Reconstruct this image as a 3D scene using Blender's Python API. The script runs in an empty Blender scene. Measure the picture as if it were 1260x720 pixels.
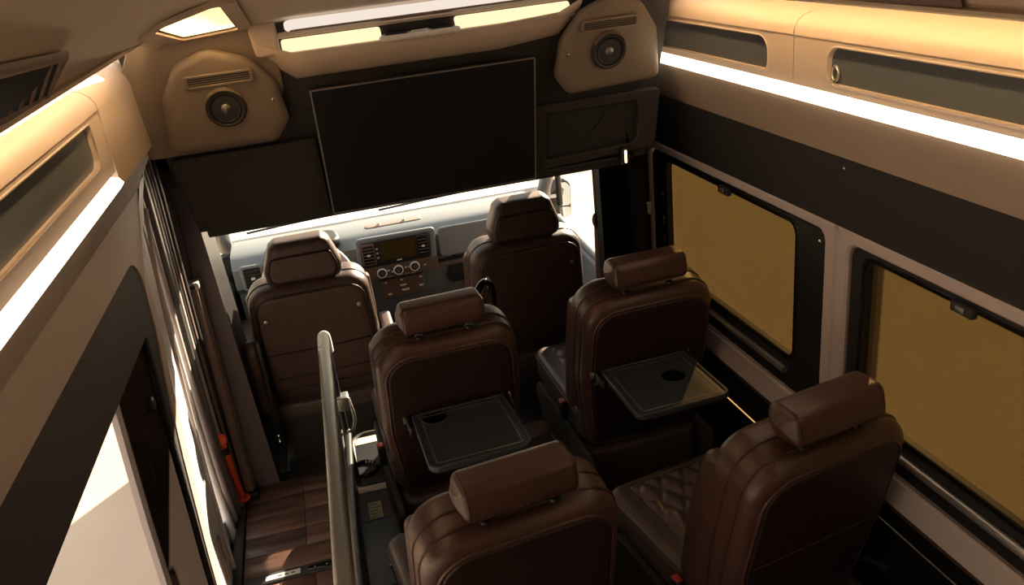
import bpy, bmesh, math, random
from mathutils import Vector, Matrix
random.seed(7)
S = bpy.context.scene
COL = S.collection
PI = math.pi
sin, cos = math.sin, math.cos

# ------------------------------------------------------------------ camera
CAM = (-0.304, -0.412, 1.937)
YAW, PITCH, ROLL, FPX = 0.21, -0.411, -0.115, 1048.4
fwd = Vector((sin(YAW)*cos(PITCH), cos(YAW)*cos(PITCH), sin(PITCH)))
rgt = Vector((cos(YAW), -sin(YAW), 0)); upv = rgt.cross(fwd)
r2 = cos(ROLL)*rgt + sin(ROLL)*upv
u2 = -sin(ROLL)*rgt + cos(ROLL)*upv
cd = bpy.data.cameras.new('camera'); cam = bpy.data.objects.new('camera', cd); COL.objects.link(cam)
cam.matrix_world = Matrix(((r2.x, u2.x, -fwd.x, CAM[0]), (r2.y, u2.y, -fwd.y, CAM[1]), (r2.z, u2.z, -fwd.z, CAM[2]), (0, 0, 0, 1)))
cd.sensor_fit = 'HORIZONTAL'; cd.sensor_width = 36.0; cd.lens = FPX/1260*36.0
cd.clip_start = 0.02; cd.clip_end = 300
S.camera = cam

# ------------------------------------------------------------------ sky, sun, exposure
W = bpy.data.worlds.new('sky'); S.world = W; W.use_nodes = True
nt = W.node_tree; nt.nodes.clear()
wo = nt.nodes.new('ShaderNodeOutputWorld'); bg = nt.nodes.new('ShaderNodeBackground')
tc = nt.nodes.new('ShaderNodeTexCoord'); sp = nt.nodes.new('ShaderNodeSeparateXYZ'); cr = nt.nodes.new('ShaderNodeValToRGB')
nt.links.new(tc.outputs['Generated'], sp.inputs[0]); nt.links.new(sp.outputs['Z'], cr.inputs[0])
cr.color_ramp.elements[0].position = 0.0; cr.color_ramp.elements[0].color = (1.0, 0.80, 0.54, 1)
cr.color_ramp.elements[1].position = 0.7; cr.color_ramp.elements[1].color = (0.80, 0.80, 0.80, 1)
nt.links.new(cr.outputs[0], bg.inputs[0]); bg.inputs[1].default_value = 1.8
nt.links.new(bg.outputs[0], wo.inputs[0])
sl = bpy.data.lights.new('sun', 'SUN'); sl.energy = 28.0; sl.color = (1.0, 0.80, 0.58); sl.angle = 0.012
so = bpy.data.objects.new('sun', sl); COL.objects.link(so)
SUN_EL, SUN_AZ = math.radians(23.5), math.radians(40)      # azimuth from straight ahead towards the right
sd = Vector((sin(SUN_AZ)*cos(SUN_EL), cos(SUN_AZ)*cos(SUN_EL), sin(SUN_EL)))
so.rotation_euler = (-sd).to_track_quat('-Z', 'Y').to_euler()
vs = S.view_settings
vs.view_transform = 'Standard'; vs.look = 'None'; vs.exposure = 0.12; vs.gamma = 1.0; vs.use_curve_mapping = False

# ------------------------------------------------------------------ materials
MATS = {}
def mat(name, col, rough=0.5, metal=0.0, spec=0.5, bump=0.0, bscale=200.0, vary=0.0, vscale=8.0, btype='noise', coat=0.0, stretch=None):
    m = bpy.data.materials.new(name); m.use_nodes = True; t = m.node_tree
    p = t.nodes['Principled BSDF']
    p.inputs['Roughness'].default_value = rough; p.inputs['Metallic'].default_value = metal
    p.inputs['Specular IOR Level'].default_value = spec; p.inputs['Coat Weight'].default_value = coat
    c4 = (*col, 1); p.inputs['Base Color'].default_value = c4
    co = t.nodes.new('ShaderNodeTexCoord'); src = co.outputs['Object']
    if stretch:
        mp = t.nodes.new('ShaderNodeMapping'); mp.inputs['Scale'].default_value = stretch
        t.links.new(src, mp.inputs[0]); src = mp.outputs[0]
    if vary:
        n = t.nodes.new('ShaderNodeTexNoise'); n.inputs['Scale'].default_value = vscale; n.inputs['Detail'].default_value = 4
        t.links.new(src, n.inputs['Vector'])
        r = t.nodes.new('ShaderNodeValToRGB')
        r.color_ramp.elements[0].position = .3; r.color_ramp.elements[1].position = .7
        r.color_ramp.elements[0].color = tuple(x*(1-vary) for x in col)+(1,)
        r.color_ramp.elements[1].color = tuple(min(1, x*(1+vary)) for x in col)+(1,)
        t.links.new(n.outputs['Fac'], r.inputs[0]); t.links.new(r.outputs[0], p.inputs['Base Color'])
    if bump:
        if btype == 'voronoi':
            n = t.nodes.new('ShaderNodeTexVoronoi'); n.inputs['Scale'].default_value = bscale; o = n.outputs['Distance']
        else:
            n = t.nodes.new('ShaderNodeTexNoise'); n.inputs['Scale'].default_value = bscale; n.inputs['Detail'].default_value = 3; o = n.outputs['Fac']
        t.links.new(src, n.inputs['Vector'])
        b = t.nodes.new('ShaderNodeBump'); b.inputs['Strength'].default_value = bump; b.inputs['Distance'].default_value = .002
        t.links.new(o, b.inputs['Height']); t.links.new(b.outputs[0], p.inputs['Normal'])
    MATS[name] = m; return m
def emit(name, col, st):
    m = bpy.data.materials.new(name); m.use_nodes = True; t = m.node_tree; t.nodes.clear()
    o = t.nodes.new('ShaderNodeOutputMaterial'); e = t.nodes.new('ShaderNodeEmission')
    e.inputs[0].default_value = (*col, 1); e.inputs[1].default_value = st
    t.links.new(e.outputs[0], o.inputs[0]); MATS[name] = m; return m
def glass(name, tint, gloss=0.06, diff=None, dmix=0.0, front=False):
    m = bpy.data.materials.new(name); m.use_nodes = True; t = m.node_tree; t.nodes.clear()
    o = t.nodes.new('ShaderNodeOutputMaterial'); tr = t.nodes.new('ShaderNodeBsdfTransparent'); tr.inputs[0].default_value = (*tint, 1)
    gl = t.nodes.new('ShaderNodeBsdfGlossy'); gl.inputs['Roughness'].default_value = .02
    mx = t.nodes.new('ShaderNodeMixShader'); mx.inputs[0].default_value = gloss
    first = tr.outputs[0]
    if diff:
        df = t.nodes.new('ShaderNodeBsdfDiffuse' if front else 'ShaderNodeBsdfTranslucent'); df.inputs[0].default_value = (*diff, 1)
        m2 = t.nodes.new('ShaderNodeMixShader'); m2.inputs[0].default_value = dmix
        t.links.new(tr.outputs[0], m2.inputs[1]); t.links.new(df.outputs[0], m2.inputs[2]); first = m2.outputs[0]
    t.links.new(first, mx.inputs[1]); t.links.new(gl.outputs[0], mx.inputs[2]); t.links.new(mx.outputs[0], o.inputs[0])
    MATS[name] = m; return m

mat('leather', (0.068, 0.035, 0.029), .29, bump=.22, bscale=420, btype='voronoi', vary=.12, vscale=14)
mat('leather_panel', (0.022, 0.009, 0.008), .48, bump=.2, bscale=420, btype='voronoi')
mat('leather_quilt', (0.070, 0.048, 0.042), .40, bump=.2, bscale=420, btype='voronoi')
mat('leather_cab', (0.078, 0.046, 0.035), .42, bump=.2, bscale=420, btype='voronoi', vary=.1)
mat('stitch', (0.035, 0.018, 0.013), .45)
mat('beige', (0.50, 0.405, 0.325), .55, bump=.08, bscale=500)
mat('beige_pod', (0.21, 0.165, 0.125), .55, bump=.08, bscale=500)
mat('ceiling', (0.60, 0.50, 0.39), .8, bump=.15, bscale=700)
mat('charcoal', (0.026, 0.025, 0.025), .62, bump=.1, bscale=600)
mat('charcoal_soft', (0.030, 0.026, 0.024), .8, bump=.2, bscale=700)
mat('smoked', (0.095, 0.105, 0.115), .32, spec=.5)
mat('black', (0.012, 0.012, 0.013), .42)
mat('black_cloth', (0.006, 0.006, 0.006), .95, spec=.08)
mat('black_gloss', (0.008, 0.008, 0.009), .12)
mat('black_rubber', (0.018, 0.017, 0.017), .55)
mat('tray', (0.030, 0.037, 0.046), .42, bump=.1, bscale=900)
mat('trim_grey', (0.50, 0.44, 0.43), .45, bump=.05, bscale=500)
mat('body_white', (0.68, 0.66, 0.65), .35)
mat('silver', (0.60, 0.60, 0.61), .32, metal=.9)
mat('chrome', (0.75, 0.75, 0.76), .12, metal=1.0)
mat('rail', (0.26, 0.26, 0.25), .38, metal=.8)
mat('cap_white', (0.72, 0.70, 0.68), .35)
mat('pillar', (0.135, 0.110, 0.115), .7, bump=.25, bscale=600)
mat('pillar_tan', (0.23, 0.165, 0.14), .5)
mat('orange', (0.80, 0.10, 0.025), .35)
mat('red', (0.55, 0.03, 0.02), .4)
mat('dash', (0.17, 0.19, 0.205), .55, bump=.2, bscale=500)
mat('dash_brown', (0.10, 0.07, 0.055), .5)
mat('screen_olive', (0.05, 0.036, 0.010), .25)
mat('tv_glass', (0.011, 0.012, 0.013), .30, spec=.6)
mat('paper', (0.72, 0.62, 0.48), .7)
mat('paper_white', (0.62, 0.62, 0.63), .6)
mat('ink', (0.06, 0.05, 0.05), .6)
mat('pavement', (0.44, 0.335, 0.245), .85, vary=.10, vscale=1.5, bump=.3, bscale=30)
mat('crack', (0.30, 0.25, 0.20), .9)
mat('mirror', (0.8, 0.8, 0.8), .03, metal=1.0)
mat('headlining_dark', (0.05, 0.045, 0.042), .8)
mat('speaker_cone', (0.030, 0.026, 0.022), .5)
for i, c in enumerate(((.130, .070, .050), (.115, .062, .046), (.142, .078, .055), (.105, .060, .048))):
    mat('wood%d' % i, c, .42, vary=.55, vscale=4, stretch=(1.0, 8, 8), bump=.12, bscale=30)
for i, c in enumerate(((.030, .022, .020), (.024, .020, .022), (.036, .025, .021))):
    mat('dark_wood%d' % i, c, .45, vary=.5, vscale=7, stretch=(9, 1.2, 9), bump=.12, bscale=30)
emit('led', (1.0, 0.77, 0.55), 5.0)
emit('led_cove', (1.0, 0.64, 0.30), 36.0)
emit('led_lamp', (1.0, 0.74, 0.42), 1.3)
emit('led_accent', (1.0, 0.55, 0.16), 0.8)
emit('bar_glow', (1.0, 0.86, 0.74), 0.85)  # glow put into the white plastic bar for the lamp light on it
emit('led_small', (1.0, 0.66, 0.30), 5.0)
glass('tinted', (0.190, 0.155, 0.095), .03, (0.125, 0.102, 0.058), .30)
glass('clear_glass', (0.90, 0.91, 0.90), .03)
glass('smoke_glass', (0.05, 0.038, 0.030), .04, (0.040, 0.030, 0.026), .50, True)
glass('hatch_glass', (0.95, 0.90, 0.75), .03, (1.0, 0.84, 0.60), .85)

# ------------------------------------------------------------------ helpers
def link(o, parent=None):
    COL.objects.link(o)
    if parent is not None: o.parent = parent
    return o
def tag(o, label=None, cat=None, group=None, kind=None):
    if label: o['label'] = label
    if cat: o['category'] = cat
    if group: o['group'] = group
    if kind: o['kind'] = kind
    return o
def struct(o, label, cat): return tag(o, label, cat, kind='structure')
def empty(name, loc=(0, 0, 0), rz=0.0):
    o = bpy.data.objects.new(name, None); COL.objects.link(o); o.location = loc; o.rotation_euler = (0, 0, rz); o.empty_display_size = .05
    return o
def mesh(name, V, F, m, parent=None, smooth=True, ang=40):
    me = bpy.data.meshes.new(name); me.from_pydata([tuple(v) for v in V], [], F); me.update()
    bm = bmesh.new(); bm.from_mesh(me); bmesh.ops.remove_doubles(bm, verts=bm.verts, dist=1e-6)
    bmesh.ops.recalc_face_normals(bm, faces=bm.faces); bm.to_mesh(me); bm.free()
    if smooth:
        for p in me.polygons: p.use_smooth = True
        me.set_sharp_from_angle(angle=math.radians(ang))
    me.materials.append(MATS[m] if isinstance(m, str) else m)
    return link(bpy.data.objects.new(name, me), parent)
ID = lambda u, v, w: (u, v, w)
def rpoly(pts, rad, n=5):
    """closed polygon with rounded corners; rad is one value or one per corner"""
    out = []; N = len(pts)
    for i in range(N):
        p = Vector(pts[i]); a = Vector(pts[i-1]); b = Vector(pts[(i+1) % N]); r = rad[i] if isinstance(rad, (list, tuple)) else rad
        if r <= 1e-6: out.append(tuple(p)); continue
        da = (a-p); db = (b-p); la, lb = da.length, db.length; da.normalize(); db.normalize()
        if (da+db).length < 1e-3: out.extend([tuple(p)]*(n+1)); continue
        th = da.angle(db); t = min(r/math.tan(th/2), la*.49, lb*.49); r = t*math.tan(th/2)
        c = p+(da+db).normalized()*(r/math.sin(th/2))
        s = p+da*t-c; e = p+db*t-c; a0 = math.atan2(s.y, s.x); a1 = math.atan2(e.y, e.x); d = (a1-a0+PI) % (2*PI)-PI
        for k in range(n+1):
            q = a0+d*k/n; out.append((c.x+r*cos(q), c.y+r*sin(q)))
    return out
def rrect(w, h, r, cx=0, cy=0, n=5): return rpoly([(cx-w/2, cy-h/2), (cx+w/2, cy-h/2), (cx+w/2, cy+h/2), (cx-w/2, cy+h/2)], r, n)
def circ(r, n=24, cx=0, cy=0): return [(cx+r*cos(2*PI*i/n), cy+r*sin(2*PI*i/n)) for i in range(n)]
def ccw(o):
    a = sum(o[i-1][0]*o[i][1]-o[i][0]*o[i-1][1] for i in range(len(o)))
    return o if a > 0 else o[::-1]
def inset(o, d):
    N = len(o); res = []
    for i in range(N):
        a = Vector(o[i-1]); p = Vector(o[i]); b = Vector(o[(i+1) % N])
        e1 = p-a; e2 = b-p
        if e1.length < 1e-7: e1 = e2
        if e2.length < 1e-7: e2 = e1
        n1 = Vector((-e1.y, e1.x)).normalized(); n2 = Vector((-e2.y, e2.x)).normalized()
        n = n1+n2
        n = n1 if n.length < 1e-6 else n.normalized()
        k = max(.5, n.dot(n1)); q = p+n*(d/k); res.append((q.x, q.y))
    return res
def pillow_vf(o, T, r, f=ID, bf=0.0, bb=0.0, na=4, rings=(.72, .4)):
    """rounded slab: outline o (u,v), thickness T along w from 0 to T, edge radius r, bulge of the front (w=T) and the back"""
    o = ccw(o); N = len(o); V = []; F = []; rs = []
    cx = sum(p[0] for p in o)/N; cy = sum(p[1] for p in o)/N
    def ring(pts, w):
        s = len(V); V.extend(f(u, v, w(u, v) if callable(w) else w) for u, v in pts); rs.append(s)
    ins = inset(o, r)
    def sc(s): return [(cx+(u-cx)*s, cy+(v-cy)*s) for u, v in ins]
    cb = len(V); V.append(f(cx, cy, -bb))
    for s in rings[::-1]: ring(sc(s), -bb*(1-s*s))
    for k in range(na+1):
        a = PI/2*k/na; ring(inset(o, r*(1-sin(a))), r*(1-cos(a)))
    for k in range(na+1):
        a = PI/2*k/na; ring(inset(o, r*(1-cos(a))), T-r*(1-sin(a)))
    for s in rings: ring(sc(s), T+bf*(1-s*s))
    cf = len(V); V.append(f(cx, cy, T+bf))
    for i in range(N): F.append((cb, rs[0]+(i+1) % N, rs[0]+i)); F.append((cf, rs[-1]+i, rs[-1]+(i+1) % N))
    for a, b in zip(rs, rs[1:]):
        for i in range(N): j = (i+1) % N; F.append((a+i, a+j, b+j, b+i))
    return V, F
def pillow(name, o, T, r, m, parent=None, f=ID, **k): return mesh(name, *pillow_vf(o, T, r, f, **k), m, parent, ang=50)
def prism(name, o, T, m, parent=None, f=ID, smooth=True):
    o = ccw(o); N = len(o)
    V = [f(u, v, 0) for u, v in o]+[f(u, v, T) for u, v in o]
    F = [tuple(range(N))[::-1], tuple(range(N, 2*N))]+[(i, (i+1) % N, N+(i+1) % N, N+i) for i in range(N)]
    return mesh(name, V, F, m, parent, smooth, 30)
def frame(name, o, inn, T, m, parent=None, f=ID, ch=0.0):
    """flat ring between two outlines with the same number of points"""
    o = ccw(o); inn = ccw(inn); N = len(o); assert len(inn) == N, name
    loops = [(o, 0), (o, T-ch), (inset(o, ch), T), (inset(inn, -ch), T), (inn, T-ch), (inn, 0)] if ch else [(o, 0), (o, T), (inn, T), (inn, 0)]
    V = []; F = []
    for l, w in loops: V += [f(u, v, w) for u, v in l]
    L = len(loops)
    for k in range(L):
        a = k*N; b = ((k+1) % L)*N
        for i in range(N): j = (i+1) % N; F.append((a+i, a+j, b+j, b+i))
    return mesh(name, V, F, m, parent, True, 35)
def tube_vf(P, r, closed=False, n=8):
    P = [Vector(p) for p in P]; N = len(P); V = []; F = []; prev = None
    for i in range(N):
        if closed: t = P[(i+1) % N]-P[i-1]
        else: t = P[min(i+1, N-1)]-P[max(i-1, 0)]
        t.normalize()
        if prev is None:
            a = Vector((0, 0, 1)) if abs(t.z) < .9 else Vector((1, 0, 0)); prev = t.cross(a).normalized()
        nn = (prev-t*prev.dot(t)).normalized(); prev = nn; bb = t.cross(nn)
        rr = r[i] if isinstance(r, (list, tuple)) else r
        V += [P[i]+(nn*cos(2*PI*k/n)+bb*sin(2*PI*k/n))*rr for k in range(n)]
    for i in range(N if closed else N-1):
        a = i*n; b = ((i+1) % N)*n
        if closed and i == N-1:      # match the twist of the seam
            best = min(range(n), key=lambda s: (V[b+s]-V[a]).length)
        else: best = 0
        for k in range(n): j = (k+1) % n; F.append((a+k, a+j, b+(j+best) % n, b+(k+best) % n))
    if not closed: F += [tuple(range(n))[::-1], tuple(range((N-1)*n, N*n))]
    return V, F
def tube(name, P, r, m, parent=None, closed=False, n=8): return mesh(name, *tube_vf(P, r, closed, n), m, parent, ang=60)
def smoothpath(P, it=2):
    P = [Vector(p) for p in P]
    for _ in range(it):
        Q = [P[0]]
        for a, b in zip(P, P[1:]): Q += [a*.75+b*.25, a*.25+b*.75]
        Q.append(P[-1]); P = Q
    return P
def box(name, lo, hi, m, parent=None, bev=0.0, seg=2):
    bm = bmesh.new(); bmesh.ops.create_cube(bm, size=1)
    for v in bm.verts: v.co = Vector([lo[i]+(v.co[i]+.5)*(hi[i]-lo[i]) for i in range(3)])
    if bev: bmesh.ops.bevel(bm, geom=bm.edges[:], offset=bev, segments=seg, profile=.5, affect='EDGES')
    me = bpy.data.meshes.new(name); bm.to_mesh(me); bm.free()
    if bev:
        for p in me.polygons: p.use_smooth = True
        me.set_sharp_from_angle(angle=math.radians(50))
    me.materials.append(MATS[m]); return link(bpy.data.objects.new(name, me), parent)
def lathe(name, prof, m, parent=None, f=ID, n=24, ang=35, open_start=False):
    V = []; F = []
    for r, w in prof: V += [f(r*cos(2*PI*k/n), r*sin(2*PI*k/n), w) for k in range(n)]
    for i in range(len(prof)-1):
        for k in range(n): j = (k+1) % n; F.append((i*n+k, i*n+j, (i+1)*n+j, (i+1)*n+k))
    F += ([] if open_start else [tuple(range(n))[::-1]])+[tuple(range((len(prof)-1)*n, len(prof)*n))]
    return mesh(name, V, F, m, parent, ang=ang)
def loft(name, secs, m, parent=None, closed=False, caps=True, ang=40):
    N = len(secs[0]); V = [p for s in secs for p in s]; F = []
    for a in range(len(secs)-1):
        for i in range(N if closed else N-1):
            j = (i+1) % N; F.append((a*N+i, a*N+j, (a+1)*N+j, (a+1)*N+i))
    if closed and caps: F += [tuple(range(N))[::-1], tuple(range((len(secs)-1)*N, len(secs)*N))]
    return mesh(name, V, F, m, parent, ang=ang)
def copy_tree(o, parent=None):
    c = o.copy(); COL.objects.link(c); c.parent = parent
    for ch in [x for x in o.children]: copy_tree(ch, c)
    return c
# the side walls run slightly together towards the front of the van
SH = 0.032
def wx(side, x, y): return side*(x-SH*(y-1.288))
def wall(side, x0):          # (y, z, depth towards the room) -> world
    return lambda y, z, w: (wx(side, (x0(z) if callable(x0) else x0)-w, y), y, z)

# ------------------------------------------------------------------ outside
gr = struct(box('ground', (-60, -60, -.75), (60, 90, -.62), 'pavement'), 'sunlit pale concrete pavement outside the van', 'pavement')
tube('pavement_joint', [(-2.62, -3, -.622), (-2.62, 3.6, -.622), (-2.4, 12, -.622)], .012, 'crack', gr, n=6)

# ------------------------------------------------------------------ floor
FL = struct(empty('floor'), 'wood plank floor of the van cabin', 'floor')
box('subfloor', (-.86, -1.3, -.10), (.90, 2.585, -.012), 'black', FL)
pi = 0
def plank(x0, x1, y0, y1, m, par=FL):
    o = box('plank', (x0+.001, y0+.001, -.012), (x1-.001, y1-.001, 0.0), m, par, .0012, 1); return o
rows = [2.035+.109*i for i in range(6)]
for i in range(5):
    xs = [-.815]+sorted(random.sample([-.60, -.35, -.1, .15, .4, .62], 3))+[.86]
    for a, b in zip(xs, xs[1:]): plank(a, b, rows[i], rows[i+1], 'wood%d' % ((i*3+pi) % 4)); pi += 1
for i in range(14):
    x0 = -.815+i*.12; ys = [-1.28, -.6+.3*((i*2) % 3)-.2, .5+.25*((i*5) % 3)-.2, 1.35+.1*(i % 2), 1.985]
    for a, b in zip(ys, ys[1:]):
        plank(x0, min(x0+.12, .86), a, b, ('wood%d' % (i % 4)) if i < 4 else 'dark_wood%d' % (pi % 3)); pi += 1
st = tag(empty('step_strip'), 'dark metal edging strip with a pale label across the wooden entry floor', 'floor strip')
box('strip', (-.815, 1.985, -.012), (-.44, 2.033, .006), 'charcoal', st, .003)
box('inlay', (-.60, 1.995, .006), (-.44, 2.018, .008), 'black_gloss', st, .0008, 1)
lb = box('label_plate', (-.74, 1.996, .006), (-.625, 2.019, .0075), 'paper_white', st)
for k in range(3): box('print_line', (-.70+.022*k, 2.004, .0075), (-.686+.022*k, 2.010, .0080), 'ink', lb)
for k in range(4): lathe('screw', [(.004, .008), (.004, .0095), (.002, .010)], 'chrome', st, lambda u, v, w, k=k: (-.575+.04*k+u, 2.007+v, w), n=10)

# ------------------------------------------------------------------ right wall
WR = struct(empty('wall_right'), 'right side wall of the van with dark band and pale window surround', 'wall')
def prof_r(z):
    pts = [(-.2, .875), (.55, .862), (1.19, .86), (1.385, .80), (1.522, .712), (2.2, .6)]
    for (a, xa), (b, xb) in zip(pts, pts[1:]):
        if z <= b: return xa+(xb-xa)*(z-a)/(b-a)
    return .6
YR0, YR1 = -1.3, 2.52
def wquad(name, side, prof, y0, y1, z0, z1, T, m, par, nz=3, ny=1):
    secs = []
    ys = [y0+(y1-y0)*i/ny for i in range(ny+1)]; zs = [z0+(z1-z0)*i/nz for i in range(nz+1)]
    for y in ys:
        inn = [(wx(side, prof(z), y), y, z) for z in zs]; out = [(wx(side, prof(z)+T, y), y, z) for z in zs[::-1]]
        secs.append(inn+out)
    return loft(name, secs, m, par, closed=True, ang=30)
wquad('upper_band', 1, prof_r, YR0, YR1, 1.19, 1.385, .02, 'charcoal', WR)
wquad('cornice_panel', 1, prof_r, YR0, 2.34, 1.3865, 1.519, .02, 'beige', WR, 5)
wquad('lower_panel', 1, prof_r, YR0, YR1, 0, .545, .02, 'black_cloth', WR)
tube('piping_cord', [(wx(1, .862, y), y, .548) for y in (YR0, 0, 1.2, 2.4)], .006, 'leather', WR)
tube('accent_strip', [(wx(1, .852, y), y, .442) for y in (1.60, 1.7, 1.84)], .0020, 'led_accent', WR)
tube('seam', [(wx(1, .858, y), y, .492) for y in (-.3, .5, 1.05)], .002, 'silver', WR)
# screw on the band
lathe('screw', [(.005, 0), (.005, .003), (.002, .004)], 'chrome', WR, lambda u, v, w: (wx(1, .806, 1.18)-w, 1.18+u, 1.362+v), n=10)
# pale surround around both windows (one frame per opening, one shared sill)
W1o = rpoly([(1.268, .552), (2.365, .552), (2.365, 1.195), (1.268, 1.195)], [.0, .03, .05, .0], 6)
W1i = rpoly([(1.312, .652), (2.322, .652), (2.322, 1.162), (1.312, 1.162)], [.02, .04, .04, .02], 6)
def same(pts, rad, n=6): return rpoly(pts, rad, n)
def yzframe(name, y0, y1, z0, z1, iy0, iy1, iz0, iz1, ro, ri, side, x0, T, m, par, ch=.006):
    o = rpoly([(y0, z0), (y1, z0), (y1, z1), (y0, z1)], ro, 6); i = rpoly([(iy0, iz0), (iy1, iz0), (iy1, iz1), (iy0, iz1)], ri, 6)
    return frame(name, o, i, T, m, par, wall(side, x0), ch)
E4 = 1e-4
yzframe('window_surround', 1.268, 2.365, .552, 1.192, 1.312, 2.318, .640, 1.163, [E4*2, .03, .05, E4*2], .03, 1, .875, .02, 'trim_grey', WR)
yzframe('window_surround', -.60, 1.266, .552, 1.192, -.55, 1.222, .640, 1.160, E4*2, .03, 1, .875, .02, 'trim_grey', WR)
box('rear_panel', (.86, -1.3, .55), (.90, -.6, 1.2), 'charcoal', WR)
pf = wquad('front_panel', 1, lambda z: .862, 2.365, YR1, .54, 1.192, .02, 'black', WR)
def side_window(name, y0, y1, gy0, gy1, label, cat='window', lat=None):
    w = struct(empty(name), label, cat)
    z0, z1, gz0, gz1 = .642, 1.160, .745, 1.137
    yzframe('window_frame', y0, y1, z0, z1, gy0, gy1, gz0, gz1, .035, .03, 1, .885, .020, 'black', w, .004)
    yzframe('inner_gasket', gy0-.012, gy1+.012, gz0-.012, gz1+.012, gy0, gy1, gz0, gz1, .032, .03, 1, .868, .006, 'black_gloss', w, .002)
    prism('pane', rpoly([(gy0-.01, gz0-.01), (gy1+.01, gz0-.01), (gy1+.01, gz1+.01), (gy0-.01, gz1+.01)], .03, 4), .004, 'tinted', w, wall(1, .893))
    tube('sill_rail', [(wx(1, .858, y), y, .700) for y in (gy0+.02, (gy0+gy1)/2, gy1-.02)], .011, 'silver', w, n=10)
    tube('gasket_line', [(wx(1, .868, y), y, .738) for y in (gy0, (gy0+gy1)/2, gy1)], .003, 'rail', w)
    for ly in lat:
        l = box('latch', (wx(1, .862, ly)-.012, ly-.030, 1.128), (wx(1, .862, ly)+.004, ly+.030, 1.150), 'black_rubber', w, .003)
        box('latch_button', (wx(1, .862, ly)-.016, ly-.012, 1.134), (wx(1, .862, ly)-.011, ly+.012, 1.146), 'rail', l, .001)
    return w
w1 = side_window('window_1', 1.314, 2.316, 1.445, 2.205, 'front tinted side window on the right wall in a black frame', lat=(1.80,))
w2 = side_window('window_2', -.548, 1.220, -.50, 1.165, 'rear tinted side window on the right wall beside the nearest seat', lat=(.862,))
for z in (.675, 1.125): lathe('screw', [(.006, 0), (.006, .003), (.003, .004)], 'chrome', w1, lambda u, v, w, z=z: (wx(1, .865, 1.335)-w, 1.34+u, z+v), n=10)
for k, (z, h) in enumerate(((.90, .03), (1.0, .02), (.84, .02))): box('hinge_block', (.828, 2.228, z), (.842, 2.245, z+h), 'rail', w1, .002)
# outer body so that no daylight leaks in above and below the glass
bod = struct(empty('trim_1'), 'outer body shell of the van around the cabin', 'van body')
for s in (1,):
    prism('body_side', [(-1.35, -.45), (2.6, -.45), (2.6, .60), (-1.35, .60)], .02, 'body_white', bod, wall(1, .945))
    prism('body_side', [(-1.35, 1.19), (2.6, 1.19), (2.6, 2.1), (-1.35, 2.1)], .02, 'body_white', bod, wall(1, .945))
    prism('body_side', [(2.36, .58), (2.6, .58), (2.6, 1.20), (2.36, 1.20)], .02, 'body_white', bod, wall(1, .945))
    prism('body_side', [(1.20, .58), (1.40, .58), (1.40, 1.20), (1.20, 1.20)], .02, 'body_white', bod, wall(1, .945))
    prism('body_side', [(-1.35, .58), (-.55, .58), (-.55, 1.20), (-1.35, 1.20)], .02, 'body_white', bod, wall(1, .945))
prism('body_side', [(-1.35, 1.20), (2.6, 1.20), (2.6, 2.1), (-1.35, 2.1)], .02, 'body_white', bod, wall(-1, .925))
prism('body_side', [(-1.35, -.45), (2.6, -.45), (2.6, .08), (-1.35, .08)], .02, 'body_white', bod, wall(-1, .925))
prism('body_side', [(2.36, .06), (2.6, .06), (2.6, 1.22), (2.36, 1.22)], .02, 'body_white', bod, wall(-1, .925))
prism('body_side', [(-1.35, .06), (-.30, .06), (-.30, 1.22), (-1.35, 1.22)], .02, 'body_white', bod, wall(-1, .925))
box('body_floor', (-.93, -1.35, -.45), (.96, 2.6, -.14), 'black', bod)
struct(box('wall_back', (-.96, -1.36, -.1), (.98, -1.31, 2.1), 'beige'), 'rear end wall of the cabin behind the viewer', 'wall')

# ------------------------------------------------------------------ ceiling
HX0, HX1, HY0, HY1 = -.548, -.408, 1.28, 1.712
def zc(y): return min(2.03, 1.779+.19*(1.712-y))
def zceil(x, y):
    zl = 1.742 if x > 0 else 1.782
    c = zc(y); zl = min(zl, c-.02); s = max(0, min(1, (abs(x)-.36)/.26))
    return c-(c-zl)*s**2.2
xs = [-.62, -.61, -.60, -.59, -.58, -.57, -.56, HX0, -.53, -.50, -.47, -.44, HX1, -.36, -.30, -.15, 0, .15, .30, .36, .40, .44, .47, .50, .53, .55, .56, .57, .58, .59, .60, .61, .62]
ys = [-1.33, -.8, -.4, -.2, 0, .2, .4, .6, .8, 1.0, 1.14, HY0, 1.42, 1.56, HY1, 1.745]
V = []; F = []
def cx_(x, y): return x*(1-SH*(y-1.288)/.62)
for y in ys:
    for x in xs: V.append((cx_(x, y), y, zceil(x, y)))
nx = len(xs)
for a in range(len(ys)-1):
    for b in range(nx-1):
        if HX0-1e-6 <= xs[b] < HX1-1e-6 and HY0-1e-6 <= ys[a] < HY1-1e-6: continue
        F.append((a*nx+b, a*nx+b+1, (a+1)*nx+b+1, (a+1)*nx+b))
CE = struct(mesh('ceiling', V, F, 'ceiling', ang=30), 'pale cloth headlining sloping down towards the front', 'ceiling')
sm = CE.modifiers.new('thick', 'SOLIDIFY'); sm.thickness = .012; sm.offset = 1 if CE.data.polygons[0].normal.z > 0 else -1
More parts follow.
